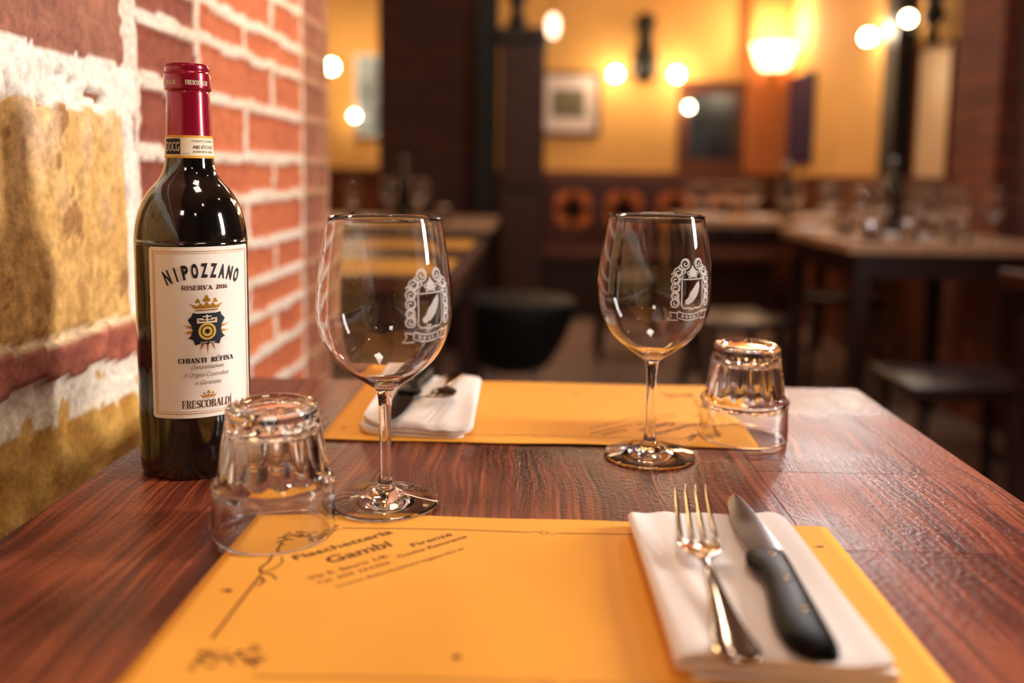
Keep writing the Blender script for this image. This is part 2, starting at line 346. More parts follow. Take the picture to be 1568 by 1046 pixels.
    def done(s, name, m, parent): return mesh_obj(name, s.bm, m, parent, smooth=True)

# ------------------------------------------------------------------ the setting
def brick_wall_left():
    zl = [.42, .48, .54, .60, .66, .717, .768, .815, .866, .926, .976, 1.042, 1.102, 1.145, 1.20, 1.258, 1.318, 1.378]
    ys = [-2.4, -1.6, -.9, -.3, .1, .3, .42]+[.45+.0042*i for i in range(260)]+[1.545]
    zs = [0, .25, .45]+[.58+.0042*i for i in range(176)]+[1.34, 1.42, 1.6, 2.0, 2.7]
    nz = lambda x, y, z: mnoise.noise(Vector((x, y, z)))
    def sample(Y, Z):
        wy = Y+.004*nz(Y*22, Z*22, 0)+.0018*nz(Y*90, Z*90, 3); wz = Z+.0045*nz(Y*20, Z*26, 7)+.0018*nz(Y*90, Z*90, 9)
        tone = nz(Y*9, Z*9, 20); gr = nz(Y*55, Z*55, 31)
        mort = (232-8*tone, 216-14*tone, 198-20*tone)
        if Y > .798+.008*nz(Z*14, 3, 1):
            k = 0
            while k < len(zl)-1 and zl[k+1] < wz: k += 1
            if k >= len(zl)-1: dz = .02; k = 20
            else: dz = min(wz-zl[k], zl[k+1]-wz)
            js = [.805, .955, 1.378]+([1.11] if k % 2 == 0 else [1.225])+[1.548]+([.2, -.05] if 0 else [])
            if wy > 1.378: js.append(1.46+.03*(k % 3))
            dy = min(abs(wy-j) for j in js); right = wy > 1.378
            hm = (.0045 if right else .0066)
            d = min(dz-hm, dy-(.0045 if right else (.0062 if wy > .9 else .0055)))
            if d > 0:
                h = min(1, d/.005); rnd = nz(k*3.7, math.floor(wy*9)*1.3, 5)
                if wy < .95: c = (138+26*rnd+18*gr, 66+14*rnd+12*gr, 46+8*gr)
                elif not right: c = (196+22*rnd+12*gr, 104+20*rnd+14*gr, 64+10*rnd+8*gr)
                else: c = (152+20*rnd+14*gr, 88+14*rnd+10*gr, 62+8*gr)  # far strip: fading light put into brick and mortar colour; mortar smeared too
                return .0030-.0034*h+.0012*gr, c
            c = mort if not right else (186, 140, 104)
            return .0030+.0018*gr+.001*tone, c
        # the older, rougher part nearer the camera: brick course, lime mortar, ochre stone
        u = (Y-.6)/.19
        zt = 1.052-.004*u+.003*nz(Y*40, 1, 1)+.004*nz(Y*14, 4, 1)
        if wz > zt:
            if wy > .783+.004*gr: return .0, mort
            if wz > 1.112: return .001+.001*gr, mort if wz < 1.124 else (150+20*gr, 84+16*gr, 60)
            return .003+.0018*gr, (158+22*tone+20*gr, 98+18*tone+16*gr, 76+14*tone+10*gr)
        sl = .775+.006*nz(Z*24, 2, 2)
        if wz > 1.008+.006*nz(Y*30, 6, 2): 
            pit = nz(Y*70, Z*70, 40)+nz(Y*30, Z*30, 44)*.6
            if pit > .52 and Z < 1.035: return -.006, (128, 84, 50)
            return .004+.002*gr+.003*tone, (248, 238, 224)
        bt = .829-.004*u+.004*nz(Y*30, 8, 2); bb = .803-.010*u+.004*nz(Y*26, 9, 2)
        if wz > bt+.006:
            if Y > sl:
                gap = (Y-sl) < .006 and nz(Z*26, 1, 60) > .02 and Z > .90
                return (-.006 if gap else .003+.002*gr), ((92, 54, 34) if gap else (248, 238, 226))
            t2 = nz(Y*34, Z*20, 50); t3 = nz(Y*90, Z*70, 51)
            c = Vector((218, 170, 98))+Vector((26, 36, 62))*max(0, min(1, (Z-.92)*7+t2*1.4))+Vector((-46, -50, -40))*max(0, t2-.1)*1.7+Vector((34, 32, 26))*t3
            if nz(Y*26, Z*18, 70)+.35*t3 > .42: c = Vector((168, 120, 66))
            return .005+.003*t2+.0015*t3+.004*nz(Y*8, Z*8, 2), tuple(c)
        if wz > bt: return .002+.002*gr, (240, 212, 168)
        if wz > bb: return .008+.0022*gr+.001*tone, (156+24*tone+30*gr, 84+12*tone+24*gr, 66+18*gr)
        if wz > bb-.036+.01*nz(Y*30, 1, 81): return .003+.0025*gr, ((246, 232, 212) if nz(Y*40, Z*40, 80) > -.28 else (214, 166, 84))
        t2 = nz(Y*36, Z*36, 52); return .004+.004*t2, (206+44*t2, 154+54*t2, 70+50*t2)
    bm = bmesh.new(); lay = bm.loops.layers.float_color.new('albedo'); V = []; C = {}
    for Y in ys:
        row = []
        for Z in zs:
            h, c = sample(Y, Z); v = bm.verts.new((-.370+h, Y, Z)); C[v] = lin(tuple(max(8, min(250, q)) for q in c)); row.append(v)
        V.append(row)
    for a, b in zip(V, V[1:]):
        for k in range(len(zs)-1): bm.faces.new((a[k], b[k], b[k+1], a[k+1]))
    n0 = len(bm.verts); box(bm, -.80, -.3725, -2.4, 1.5445, 0, 2.7)
    for f in bm.faces:
        for l in f.loops: l[lay] = C.get(l.vert, lin((150, 90, 64)))
    return struct(mesh_obj('wall_left', bm, M_wall, smooth=True))
brick_wall_left()

M_brickd = brick_mat('dark_brick', (92, 48, 36), (74, 38, 30), (62, 40, 32))
M_brickr = brick_mat('red_brick', (140, 74, 52), (112, 58, 44), (98, 66, 52))
struct(mesh_obj('floor', B(-2.6, 2.0, -2.5, 6.6, -.05, 0), M_floor, smooth=False))
struct(mesh_obj('ceiling', B(-2.6, 2.0, -2.5, 6.6, 2.7, 2.75), M_ceil, smooth=False))
struct(mesh_obj('wall_back', B(-2.6, 2.0, 6.4, 6.5, 0, 2.7), M_yellow, smooth=False))
struct(mesh_obj('wall_right', B(1.76, 1.86, 3.76, 6.4, 0, 2.7), M_yellow, smooth=False))
struct(mesh_obj('wall_near_right', B(1.78, 1.88, -2.4, 3.4, 0, 2.7), M_brickd, smooth=False))
struct(mesh_obj('wall_brick_pier', B(1.72, 1.86, 3.40, 3.76, 0, 2.7), M_brickr, smooth=False))
struct(mesh_obj('wall_far_left', B(-2.6, -2.5, 1.5, 6.4, 0, 2.7), M_yellow, smooth=False))
struct(mesh_obj('wall_rear', B(-2.6, 2.0, -2.5, -2.4, 0, 2.7), M_ceil, smooth=False))
struct(mesh_obj('wall_pilaster', B(1.46, 1.76, 6.30, 6.40, .98, 2.7), mat('orange_plaster', (196, 112, 56), .8, noise=.1, nscale=2), smooth=False))
M_rail = mat('brown_dado_wood', (104, 52, 30), .45, noise=.25, nscale=6)
struct(mesh_obj('trim_1', B(-2.5, 1.76, 6.36, 6.40, 0, .93), M_rail, smooth=False))
struct(mesh_obj('trim_2', B(-2.5, 1.76, 6.33, 6.40, .93, .985, bev=.005), M_rail, smooth=False))
struct(mesh_obj('trim_3', B(1.73, 1.76, 3.77, 6.36, 0, .93), M_rail, smooth=False))
struct(mesh_obj('trim_4', B(1.71, 1.76, 3.77, 6.33, .93, .97, bev=.005), M_rail, smooth=False))
# brick pillar between the two dining areas
struct(mesh_obj('wall_pillar', B(-.865, -.334, 4.8, 5.3, 0, 2.7), M_brickd, smooth=False))
struct(mesh_obj('trim_5', B(-.322, -.215, 4.62, 4.74, 0, 2.7, bev=.004), M_blackm, smooth=False))
# black upright beside the right-hand mirror
struct(mesh_obj('trim_6', B(1.66, 1.752, 4.24, 4.40, .97, 2.7, bev=.004), M_blackm, smooth=False))

# ------------------------------------------------------------------ the dining table in front
tb = thing('dining_table', 'dark reddish brown plank dining table set for two beside the brick wall', 'table', (0.010, 0.597, 0))
def tabletop():
    bm = bmesh.new(); lay = bm.loops.layers.float_color.new('board'); X = [-.303, -.212, -.110, -.010, .161, .2835]
    seams = []
    for a, b in zip(X, X[1:]): 
        cuts = [.315, .488, .621, .878] if b > .28 else [.315, .878]
        for c, d in zip(cuts, cuts[1:]): seams.append((a, b, c, d))
    seams += [(.2835, .323, .315, .566), (.2835, .323, .566, .878)]
    for i, (a, b, c, d) in enumerate(seams):
        n0 = set(bm.faces); g = .00008
        box(bm, a+g, b-g, c+g, d-g, ZT-.03, ZT, bev=.0003)
        t = [.75, .60, .30, .22, .62, .66, .5, .78, .66, .8][i % 10]
        for f in bm.faces:
            if f not in n0:
                for l in f.loops: l[lay] = (t, t*.7, (i*.37) % 1, 1)
    n0 = set(bm.faces); box(bm, -.302, .322, .316, .877, ZT-.0305, ZT-.0012)
    for v in bm.verts: v.co -= Vector((.010, .597, 0))
    return mesh_obj('tabletop', bm, M_wood, tb, smooth=False)
tabletop()
mesh_obj('apron', B(-.27, .27, -.24, .24, .64, .719), M_dwood, tb, smooth=False)
for sx in (-1, 1):
    for sy in (-1, 1):
        mesh_obj('leg', B(sx*.25-.025, sx*.25+.025, sy*.22-.025, sy*.22+.025, 0, .66, bev=.004), M_dwood, tb, smooth=False)

# ------------------------------------------------------------------ paper placemats
MC = (0.004, 0.595)      # both settings mirror each other about this point
def mat_h(x, y):         # gentle waves of the paper
    return .0007+.0005*sin(x*23+y*9)*sin(y*31-x*5)+.0004
def placemat():
    root = thing('placemat', 'yellow orange paper placemat nearest, under the fork and knife napkin', 'placemat', (MC[0], MC[1], ZT))
    bm = bmesh.new(); nx, ny = 56, 36; G = {}
    for i in range(nx+1):
        for j in range(ny+1):
            x = -.173+.346*i/nx; y = -.279+.203*j/ny
            if j == ny: y += .0008*sin(x*60)
            G[i, j] = [bm.verts.new((x, y, mat_h(x, y)+t)) for t in (0, .00025)]
    for i in range(nx):
        for j in range(ny):
            bm.faces.new([G[p][1] for p in ((i, j), (i+1, j), (i+1, j+1), (i, j+1))]); bm.faces.new([G[p][0] for p in ((i, j), (i, j+1), (i+1, j+1), (i+1, j))])
    for i in range(nx):
        for j in (0, ny): bm.faces.new((G[i, j][0], G[i+1, j][0], G[i+1, j][1], G[i, j][1]))
    for j in range(ny):
        for i in (0, nx): bm.faces.new((G[i, j][0], G[i, j+1][0], G[i, j+1][1], G[i, j][1]))
    mesh_obj('paper_sheet', bm, M_mat, root, recalc=True)
    f = lambda x, y: Vector((x-MC[0], y-MC[1], mat_h(x-MC[0], y-MC[1])+.00042))
    p = Print(f)
    a = .70
    p.text('Fiaschetteria', -.1275, -.0665, .4535, .0062, rot=a, bold=.018); p.text('Gambi', -.108, -.069, .4505, .0085, rot=a, bold=.02)
    p.done('shop_name', M_ink, root)
    p = Print(f)
    p.text('Via S. Sauro 1/R', -.1145, -.0665, .4300, .0036, rot=a, bold=.012); p.text('Firenze', -.0665, -.0395, .4745, .0050, rot=a, bold=.012)
    p.text('Tel. 055 263456', -.1085, -.0655, .4255, .0030, rot=a, bold=.008); p.text('Cucina Ristorante', -.0725, -.0265, .4600, .0034, rot=a, bold=.016)
    p.text('www.fiaschetteriagambi.it', -.0985, -.0185, .4225, .0028, rot=a, bold=.008)
    p.done('address_lines', M_ink, root)
    p = Print(f)  # border of thin lines with knots and leaf sprays
    for (xa, xb, yy) in ((-.112, -.002, .4985), (.016, .150, .4985), (-.115, -.002, .3445), (.016, .150, .3445)):
        p.ribbon([(xa+(xb-xa)*i/24, yy+.0012*sin(pi*i/24)) for i in range(25)], .0007, 1)
    for yy in (.4985, .3445):
        p.ring((.007, yy), .0022, .0005); p.ribbon([(-.002, yy), (.002, yy+.002), (.004, yy)], .0005); p.ribbon([(.016, yy), (.012, yy-.002), (.010, yy)], .0005)
    for sx in (-1, 1):
        X = lambda x: x if sx < 0 else .008-x
        p.ribbon([(X(-.142), .478), (X(-.1415), .450)], .0013); p.ribbon([(X(-.1415), .450), (X(-.1435), .442), (X(-.1405), .436)], .0013); p.ribbon([(X(-.1405), .434), (X(-.143), .372)], .0013)
        p.ribbon([(X(q[0]), q[1]) for q in catmull([(-.1415, .438), (-.137, .441), (-.134, .450), (-.1365, .457)])], .0008)
        p.ribbon([(X(q[0]), q[1]) for q in catmull([(-.1415, .436), (-.136, .436), (-.131, .430)])], .0010); p.ribbon([(X(q[0]), q[1]) for q in catmull([(-.141, .433), (-.137, .428), (-.139, .421)])], .0016, taper=True)
        for (cx, cy_, sg) in ((-.132, .486, 1), (-.132, .358, -1)):
            rl = random.Random(11)
            for k in range(22):
                bx, by = rl.uniform(-.016, .018), rl.uniform(-.008, .009); by -= bx*.25*sg*-1; a_ = rl.uniform(-.9, .9)+(pi if bx < 0 else 0); ll_ = rl.uniform(.003, .0065)
                c0 = (cx+bx*.7, cy_+by*sg); c1 = (c0[0]+ll_*cos(a_), c0[1]+ll_*sin(a_)); cm = ((c0[0]+c1[0])/2+.001*sin(a_), (c0[1]+c1[1])/2+.0012*cos(a_))
                p.ribbon([(X(q[0]), q[1]) for q in catmull([c0, cm, c1], 4)], .0016 if k % 2 else .0009, taper=True, step=1)
            p.ribbon([(X(q[0]), q[1]) for q in catmull([(cx-.014, cy_-.004*sg), (cx-.004, cy_+.001*sg), (cx+.006, cy_-.001*sg), (cx+.016, cy_+.007*sg)], 5)], .0013, step=1)
            for q in range(3): p.spiral((X(cx+.012), cy_+.005*sg), .004+.0025*q, .42, .6, .0004)
            p.spiral((X(cx-.002), cy_+.001), .0045, 1.2, 1, .0005); p.disc((X(cx+.005), cy_-.004*sg), .0015)
    p.disc((-.151, .4165), .0016); p.poly([(-.156, .417), (-.151, .4185), (-.149, .4165), (-.151, .4155)])
    p.disc((-.032, .3625), .0019); p.poly([(.160, .488), (.165, .4895), (.167, .4875), (.164, .4868)])
    p.done('printed_border', M_ink, root)
    return root
pm = placemat()
pm2 = copy_thing(pm, 'yellow orange paper placemat on the far side of the table, at its back edge', rz=pi)

# ------------------------------------------------------------------ folded napkins
def napkin():
    root = thing('cloth_napkin', 'folded white cloth napkin nearest, under the fork and black handled knife', 'napkin', (MC[0], MC[1], ZT+.0017))
    X0, X1 = .0600, .1480; t = .0027; path = []
    lv = [.0016, .0061, .0106]
    def fold(zc, zn, x, s):
        r = (zn-zc)/2; return [(x+s*r*1.15*sin(pi*i/8), zc+r-r*cos(pi*i/8)) for i in range(1, 8)]
    xs = [(X0+.006, X1-.002), (X1-.002, X0+.002), (X0+.002, X1-.001)]
    for k, (a, b) in enumerate(xs):
        n = 26; path += [(a+(b-a)*i/n, lv[k]) for i in range(n+1)]
        if k < 2: path += fold(lv[k], lv[k+1], b, 1 if b > a else -1)
    n = len(path); off = []
    for i, p in enumerate(path):
        a = path[max(i-1, 0)]; b = path[min(i+1, n-1)]; dx, dz = b[0]-a[0], b[1]-a[1]; l = math.hypot(dx, dz); off.append((-dz/l*t/2, dx/l*t/2))
    outl = [(p[0]+o[0], p[1]+o[1]) for p, o in zip(path, off)]+[(p[0]-o[0], p[1]-o[1]) for p, o in reversed(list(zip(path, off)))]
    bm = bmesh.new(); st = []; Y0, Y1 = .3485, .5100; m = 60
    for j in range(m+1):
        u = j/m; y = Y0+(Y1-Y0)*u; row = []
        for (x, z) in outl:
            v = (x-X0)/(X1-X0); xx = x
            e = max(0, 1-(Y1-y)/.018); lim = X1+.001-.016*(1-sqrt(max(0, 1-e*e)))
            e2 = max(0, 1-(Y1-y)/.006); lo = X0+.005*(1-sqrt(max(0, 1-e2*e2)))
            xx = lo+(lim-lo)*v
            hz = z/.0106
            # soft swells, a dip under the fork on the left, rounded ends
            zz = z+hz*(.0022*exp(-((v-.12)/.12)**2)*sin(2.2+3*u)+.0014*sin(4.2*v+3.1*u)*sin(2.5*u+.6)+.0012*exp(-((v-.97)/.10)**2)-.0016*exp(-((v-.36)/.09)**2)*(.4+.6*u))
            zz -= hz*.003*max(0, 1-(Y1-y)/.006)**2; zz -= hz*.0016*max(0, 1-(y-Y0)/.006)**2
            yy = y+.0018*sin(v*5+.5)*(1 if u > .5 else .6)+hz*.001*sin(v*7)
            yy += (u-.5)*.002*sin(v*3.1)
            row.append(bm.verts.new((xx-MC[0]+.004*(.5-u), yy-MC[1], max(zz, .0002))))
        st.append(row)
    K = len(outl)
    for a, b in zip(st, st[1:]):
        for k in range(K): bm.faces.new((a[k], a[(k+1) % K], b[(k+1) % K], b[k]))
    h = len(path)
    for row in (st[0], st[-1]):
        for i in range(h-1): bm.faces.new((row[i], row[i+1], row[K-2-i], row[K-1-i]))
    o = mesh_obj('folded_cloth', bm, M_napkin, root, recalc=True); sharp(o, 50)
    return root
nk = napkin()
nk2 = copy_thing(nk, 'folded white cloth napkin on the far placemat, behind the left wine glass', rz=pi)

# ------------------------------------------------------------------ fork and knife
NZ = ZT+.0142      # top of the napkin
def fork():
    root = thing('table_fork', 'steel fork lying tines up on the nearest napkin, left of the knife', 'fork', (MC[0], MC[1], NZ))
    L = lambda x, y, z: Vector((x-MC[0], y-MC[1], z))
    # handle and head loft: (y, centre x, half width, centre z, half thickness)
    secs = [(.3415, .0862, .0012, .0012, .0006), (.3425, .0862, .0060, .0012, .0009), (.346, .0860, .0092, .0014, .0012), (.351, .0858, .0100, .0015, .0013), (.360, .0855, .0085, .0022, .0013), (.372, .0854, .0064, .0034, .0013),
            (.388, .0855, .0046, .0050, .0014), (.402, .0857, .0034, .0064, .0015), (.414, .0860, .0027, .0072, .0017), (.421, .0862, .0027, .0074, .0017), (.4255, .0863, .0042, .0073, .0013), (.430, .0864, .0082, .0066, .0011), (.436, .0866, .0108, .0056, .0010), (.443, .0868, .0112, .0052, .0009), (.447, .0869, .0113, .0053, .0008)]
    secs = catmull(secs, 4); bm = bmesh.new(); rings = []
    n = 18
    for (y, cx, hw, cz, ht) in secs:
        dish = .0022*max(0, min(1, (y-.425)/.012)) - .0
        rings.append([bm.verts.new(L(cx+hw*cos(2*pi*k/n), y, cz+ht*sin(2*pi*k/n)+dish*(cos(2*pi*k/n)**2)*(1 if y > .42 else 0))) for k in range(n)])
    for a, b in zip(rings, rings[1:]):
        for k in range(n): bm.faces.new((a[k], a[(k+1) % n], b[(k+1) % n], b[k]))
    bm.faces.new(rings[0]); bm.faces.new(rings[-1])
    mesh_obj('handle', bm, M_steel, root, recalc=True)
    for i in range(4):
        x0 = .0869+(i-1.5)*.0062; pts = []; rad = []
        for j in range(11):
            u = j/10; y = .445+.056*u; x = x0+.0045*u+(i-1.5)*(-.0004*u); z = .0052+.0014*(abs(i-1.5)/1.5)*(1-u)+.0125*u**1.25
            pts.append(L(x, y, z)); rad.append(.00190*(1-.62*u))
        tb_ = tube(bmesh.new(), pts, rad, 10, flat=.62); mesh_obj('tine', tb_, M_steel, root, recalc=True)
    return root
def knife():
    root = thing('steak_knife', 'black handled steak knife with three rivets on the nearest napkin', 'knife', (MC[0], MC[1], NZ))
    L = lambda x, y, z: Vector((x-MC[0], y-MC[1], z))
    # blade outline: y, left (edge) x, right (spine) x
    T = [(.5235, .1222, .1229), (.519, .1185, .1248), (.510, .1160, .1262), (.498, .1140, .1276), (.484, .1127, .1286), (.466, .1120, .1292), (.448, .1122, .1296), (.430, .1135, .1296)]
    T = catmull(T, 5); bm = bmesh.new(); rows = []
    for (y, a, b) in T:
        rows.append([bm.verts.new(L(a+(b-a)*u, y, .0036+hz)) for u, hz in ((0, 0), (.35, .0006), (.8, .0010), (1, .0009))]+[bm.verts.new(L(a+(b-a)*u, y, .0036+hz)) for u, hz in ((1, -.0009), (.8, -.0010), (.35, -.0006))])
    for a, b in zip(rows, rows[1:]):
        for k in range(7): bm.faces.new((a[k], a[(k+1) % 7], b[(k+1) % 7], b[k]))
    bm.faces.new(rows[0]); bm.faces.new(rows[-1]); sharp(mesh_obj('blade', bm, M_blade, root, recalc=True), 30)
    H = [(.4400, .1150, .1285, .0030), (.4385, .1110, .1290, .0048), (.434, .1085, .1292, .0056), (.428, .1076, .1292, .0060), (.422, .1090, .1290, .0062), (.414, .1110, .1286, .0064), (.404, .1108, .1282, .0068), (.392, .1090, .1278, .0072),
         (.378, .1066, .1274, .0076), (.364, .1052, .1270, .0078), (.353, .1060, .1266, .0076), (.3465, .1088, .1262, .0070), (.3425, .1130, .1255, .0060), (.3405, .1180, .1240, .0036)]
    H = catmull(H, 4); bm = bmesh.new(); rings = []; n = 24
    for (y, a, b, t) in H:
        ring = []
        for k in range(n):
            c, s_ = cos(2*pi*k/n), sin(2*pi*k/n); e = .62
            ring.append(bm.verts.new(L((a+b)/2+(b-a)/2*abs(c)**e*(1 if c > 0 else -1), y, .0045+t*.62*abs(s_)**e*(1 if s_ > 0 else -1))))
        rings.append(ring)
    for a, b in zip(rings, rings[1:]):
        for k in range(n): bm.faces.new((a[k], a[(k+1) % n], b[(k+1) % n], b[k]))
    bm.faces.new(rings[0]); bm.faces.new(rings[-1]); hd = mesh_obj('handle', bm, M_handle, root, recalc=True)
    for (x, y, z) in ((.1215, .4300, .00815), (.1205, .4020, .0087), (.1200, .3715, .0092)):
        r = lathe([(0, 0), (.0026, 0), (.0024, .0004), (0, .0005)], 20); 
        for v in r.verts: v.co += L(x, y, z)
        mesh_obj('rivet', r, M_brass if 0 else M_steel, hd, recalc=True)
    return root
fk = fork(); kn = knife()
copy_thing(fk, 'steel fork lying on the far napkin, behind the left wine glass', rz=pi)
copy_thing(kn, 'dark knife lying on the far napkin, seen behind the wine glass stem', rz=pi)

# ------------------------------------------------------------------ wine bottle
BR = .0376
def bottle():
    root = thing('wine_bottle', 'full dark red wine bottle with cream label and wine red capsule', 'bottle', (-.242, .610, ZT))
    prof = [(0, .004), (.020, .003), (.030, .0008), (.0345, 0), (.0365, .0015), (BR, .005), (BR, .05), (BR, .155), (.0376, .1600), (.0371, .168), (.0358, .176), (.0336, .184), (.0303, .1915), (.0262, .1975), (.0218, .2025), (.0186, .2075), (.0167, .2135), (.0158, .221), (.0153, .229), (.0148, .236), (.0134, .245), (.0130, .262), (.0130, .276), (0, .276)]
    p2 = catmull(prof[:5], 3)+catmull(prof[5:], 4)[0:]
    mesh_obj('bottle_glass', lathe(p2, 96), M_bottle, root, recalc=True)
    cap = [(.01530, .2325), (.01530, .233), (.0150, .236), (.0145, .250), (.0143, .2625), (.0141, .2640), (.0152, .2648), (.0155, .2662), (.0155, .2745), (.0152, .2762), (.0146, .2768), (.0145, .2775), (.0147, .2785), (.0147, .2805), (.0141, .2818), (.0125, .2824), (0, .2826)]
    cp = mesh_obj('capsule', lathe(catmull(cap, 3), 72), M_caps, root, recalc=True)
    def cyl(az0, rf):
        return lambda u, v: Vector((rf(v)*sin(az0+u/rf(v)), -rf(v)*cos(az0+u/rf(v)), v))
    nr = lambda z: interp([(.215, .0164), (.221, .0158), (.229, .0153), (.2325, .0153), (.236, .0150), (.25, .0145), (.262, .0143), (.2648, .0152), (.2662, .0155), (.2745, .0155)], z)
    az = radians(34.5)
    # front label with rounded corners, a slightly raised sheet of paper
    lab = cyl(az, lambda v: BR+.00025); pr = Print(lab); u0, u1, v0, v1 = -.0385, .0385, .0440, .1598; n = 60
    for i in range(n):
        a, b = u0+(u1-u0)*i/n, u0+(u1-u0)*(i+1)/n
        vy = lambda u: .0016*(1-min(1, (min(u-u0, u1-u))/.0016))
        for (c, d) in ((0, .25), (.25, .5), (.5, .75), (.75, 1)):
            q = lambda u, t: (u, (v0+vy(u))+(v1-v0-2*vy(u))*t); pr.quad([q(a, c), q(b, c), q(b, d), q(a, d)])
    lb = pr.done('front_label', M_label, root)
    s = lab = cyl(az, lambda v: BR+.00042)
    g = Print(s)
    for (m_, wd) in ((.0030, .0005), (.0044, .0003)):
        g.ribbon([(u0+m_, v0+m_), (u1-m_, v0+m_), (u1-m_, v1-m_), (u0+m_, v1-m_), (u0+m_, v0+m_)], wd)
    # crown above the shield
    def crown(P, cx, y, wd, h):
        P.poly([(cx-wd*.36, y), (cx+wd*.36, y), (cx+wd*.38, y+h*.10), (cx-wd*.38, y+h*.10)])
        P.poly([(cx-wd*.38, y+h*.16), (cx+wd*.38, y+h*.16), (cx+wd*.55, y+h*.52), (cx+wd*.30, y+h*.34), (cx+wd*.20, y+h*.55), (cx+wd*.10, y+h*.36), (cx, y+h*.62), (cx-wd*.10, y+h*.36), (cx-wd*.20, y+h*.55), (cx-wd*.30, y+h*.34), (cx-wd*.55, y+h*.52)])
        for dx, hh, r in ((-.28, .68, .055), (0, .80, .085), (.28, .68, .055)):
            for q in range(3): P.disc((cx+wd*(dx+r*.8*cos(q*2.09+1.57)), y+h*(hh)+wd*r*.8*sin(q*2.09+1.57)), wd*r*.75, 12)
    crown(g, 0, .1168, .0205, .0100); crown(g, 0, .0572, .0105, .0050)
    for ang in (150, 168, 186, 204, -24, -6, 12, 30, 250, 270, 290):
        a = radians(ang); R = .0150 if ang not in (186, 168, -6, 12, 270) else .0165; c = (0, .1040)
        g.poly([(c[0]+.006*cos(a-.22), c[1]+.006*sin(a-.22)), (c[0]+R*cos(a), c[1]+R*sin(a)), (c[0]+.006*cos(a+.22), c[1]+.006*sin(a+.22))])
    g.done('gold_ornament', M_gold, lb)
    s2 = cyl(az, lambda v: BR+.0005); r_ = Print(s2)
    for ang in (154, 172, 190, 207, -27, -9, 9, 27, 254, 272, 288):
        a = radians(ang); c = (0, .1040)
        r_.poly([(c[0]+.005*cos(a-.15), c[1]+.005*sin(a-.15)), (c[0]+.0138*cos(a), c[1]+.0138*sin(a)), (c[0]+.005*cos(a+.15), c[1]+.005*sin(a+.15))])
    r_.done('red_rays', M_redp, lb)
    k = Print(cyl(az, lambda v: BR+.0006)); cx, cy_ = 0, .1040
    half = [(0, .0112), (.0060, .0112), (.0092, .0118), (.0100, .0095), (.0124, .0070), (.0100, .0030), (.0094, -.0005), (.0108, -.0040), (.0122, -.0052), (.0092, -.0068), (.0080, -.0102), (.0040, -.0092), (0, -.0100)]
    k.poly([(cx+a, cy_+b) for a, b in half]+[(cx-a, cy_+b) for a, b in half[::-1][1:-1]])
    k.done('shield', M_navyp, lb)
    y_ = Print(cyl(az, lambda v: BR+.0007)); y_.disc((0, .1030), .0058, 32)
    y_.done('target_disc', M_yel, lb)
    k = Print(cyl(az, lambda v: BR+.0008)); k.ring((0, .1030), .0039, .0008); k.disc((0, .1030), .0017, 20)
    k.done('target_rings', M_black, lb)
    k = Print(cyl(az, lambda v: BR+.0006)); k.spaced('NIPOZZANO', -.0010, .1398, .0088, .00575, .0043, .060, bold=.045); k.done('wine_name_lettering', M_black, lb)
    k = Print(cyl(az, lambda v: BR+.0006))
    k.roman('CHIANTI', -.0192, -.0008, .0818, .0032, .24, .09); k.roman('RUFINA', .0020, .0186, .0818, .0032, .24, .09); k.ribbon([(.0068, .0853), (.0078, .0862)], .0005)
    k.done('appellation_lettering', M_black, lb)
    c_ = Print(cyl(az, lambda v: BR+.00085))
    for (a, b, c2, d) in ((-.0066, -.0026, .1112, .1120), (.0026, .0066, .1112, .1120), (-.0066, .0066, .1086, .1098), (-.0066, -.0052, .1098, .1110), (.0052, .0066, .1098, .1110), (-.0045, .0045, .1106, .1112), (-.0006, .0006, .1098, .1142), (-.0030, .0030, .1127, .1134)):
        c_.poly([(a, c2), (b, c2), (b, d), (a, d)])
    c_.text('POST 1828', -.0046, .0046, .0948, .0012, bold=.01)
    c_.done('castle_emblem', M_cream, lb)
    m_ = Print(cyl(az, lambda v: BR+.0006)); m_.roman('RISERVA', -.0160, .0042, .1312, .0029, .2, .09); m_.roman('2016', .0062, .0152, .1312, .0029, .2, .09); m_.done('vintage_lettering', M_maroon, lb)
    m_ = Print(cyl(az, lambda v: BR+.0006))
    m_.roman('FRESCOBALDI', -.0176, .0166, .0508, .0054, .19, .075); m_.ribbon([(.0158, .0568), (.0162, .0578)], .0006)
    m_.done('producer_lettering', M_maroon, lb)
    q = Print(cyl(az, lambda v: BR+.0006)); q.text('Denominazione', -.0112, .0112, .0775, .0030, shear=.5); q.text('di Origine Controllata', -.0160, .0145, .0722, .0030, shear=.5); q.text('e Garantita', -.0085, .0088, .0668, .0030, shear=.5)
    q.done('script_lettering', M_grayp, lb)
    # paper strip round the neck
    nz_ = cyl(radians(20), lambda v: nr(v)+.00022); st = Print(nz_)
    def band(P, ua, ub, va, vb, n=40):
        for i in range(n):
            a, b = ua+(ub-ua)*i/n, ua+(ub-ua)*(i+1)/n; m2 = (va+vb)/2; P.quad([(a, va), (b, va), (b, m2), (a, m2)]); P.quad([(a, m2), (b, m2), (b, vb), (a, vb)])
    band(st, -.047, .047, .2186, .2338, 64); sp = st.done('neck_strip', mat('golden_strip_paper', (222, 160, 44), .5), root)
    st = Print(cyl(radians(20), lambda v: nr(v)+.00032)); band(st, -.047, .047, .2202, .2322, 64); st.done('strip_panel', M_cream, sp)
    st = Print(cyl(radians(20), lambda v: nr(v)+.00045)); band(st, -.0186, -.0055, .2210, .2316, 16); st.done('dark_panel', M_black, sp)
    st = Print(cyl(radians(20), lambda v: nr(v)+.0006)); st.text('DOCG', -.0172, -.0062, .2232, .0062, bold=-.005); st.done('panel_lettering', M_cream, sp)
    st = Print(cyl(radians(20), lambda v: nr(v)+.00045))
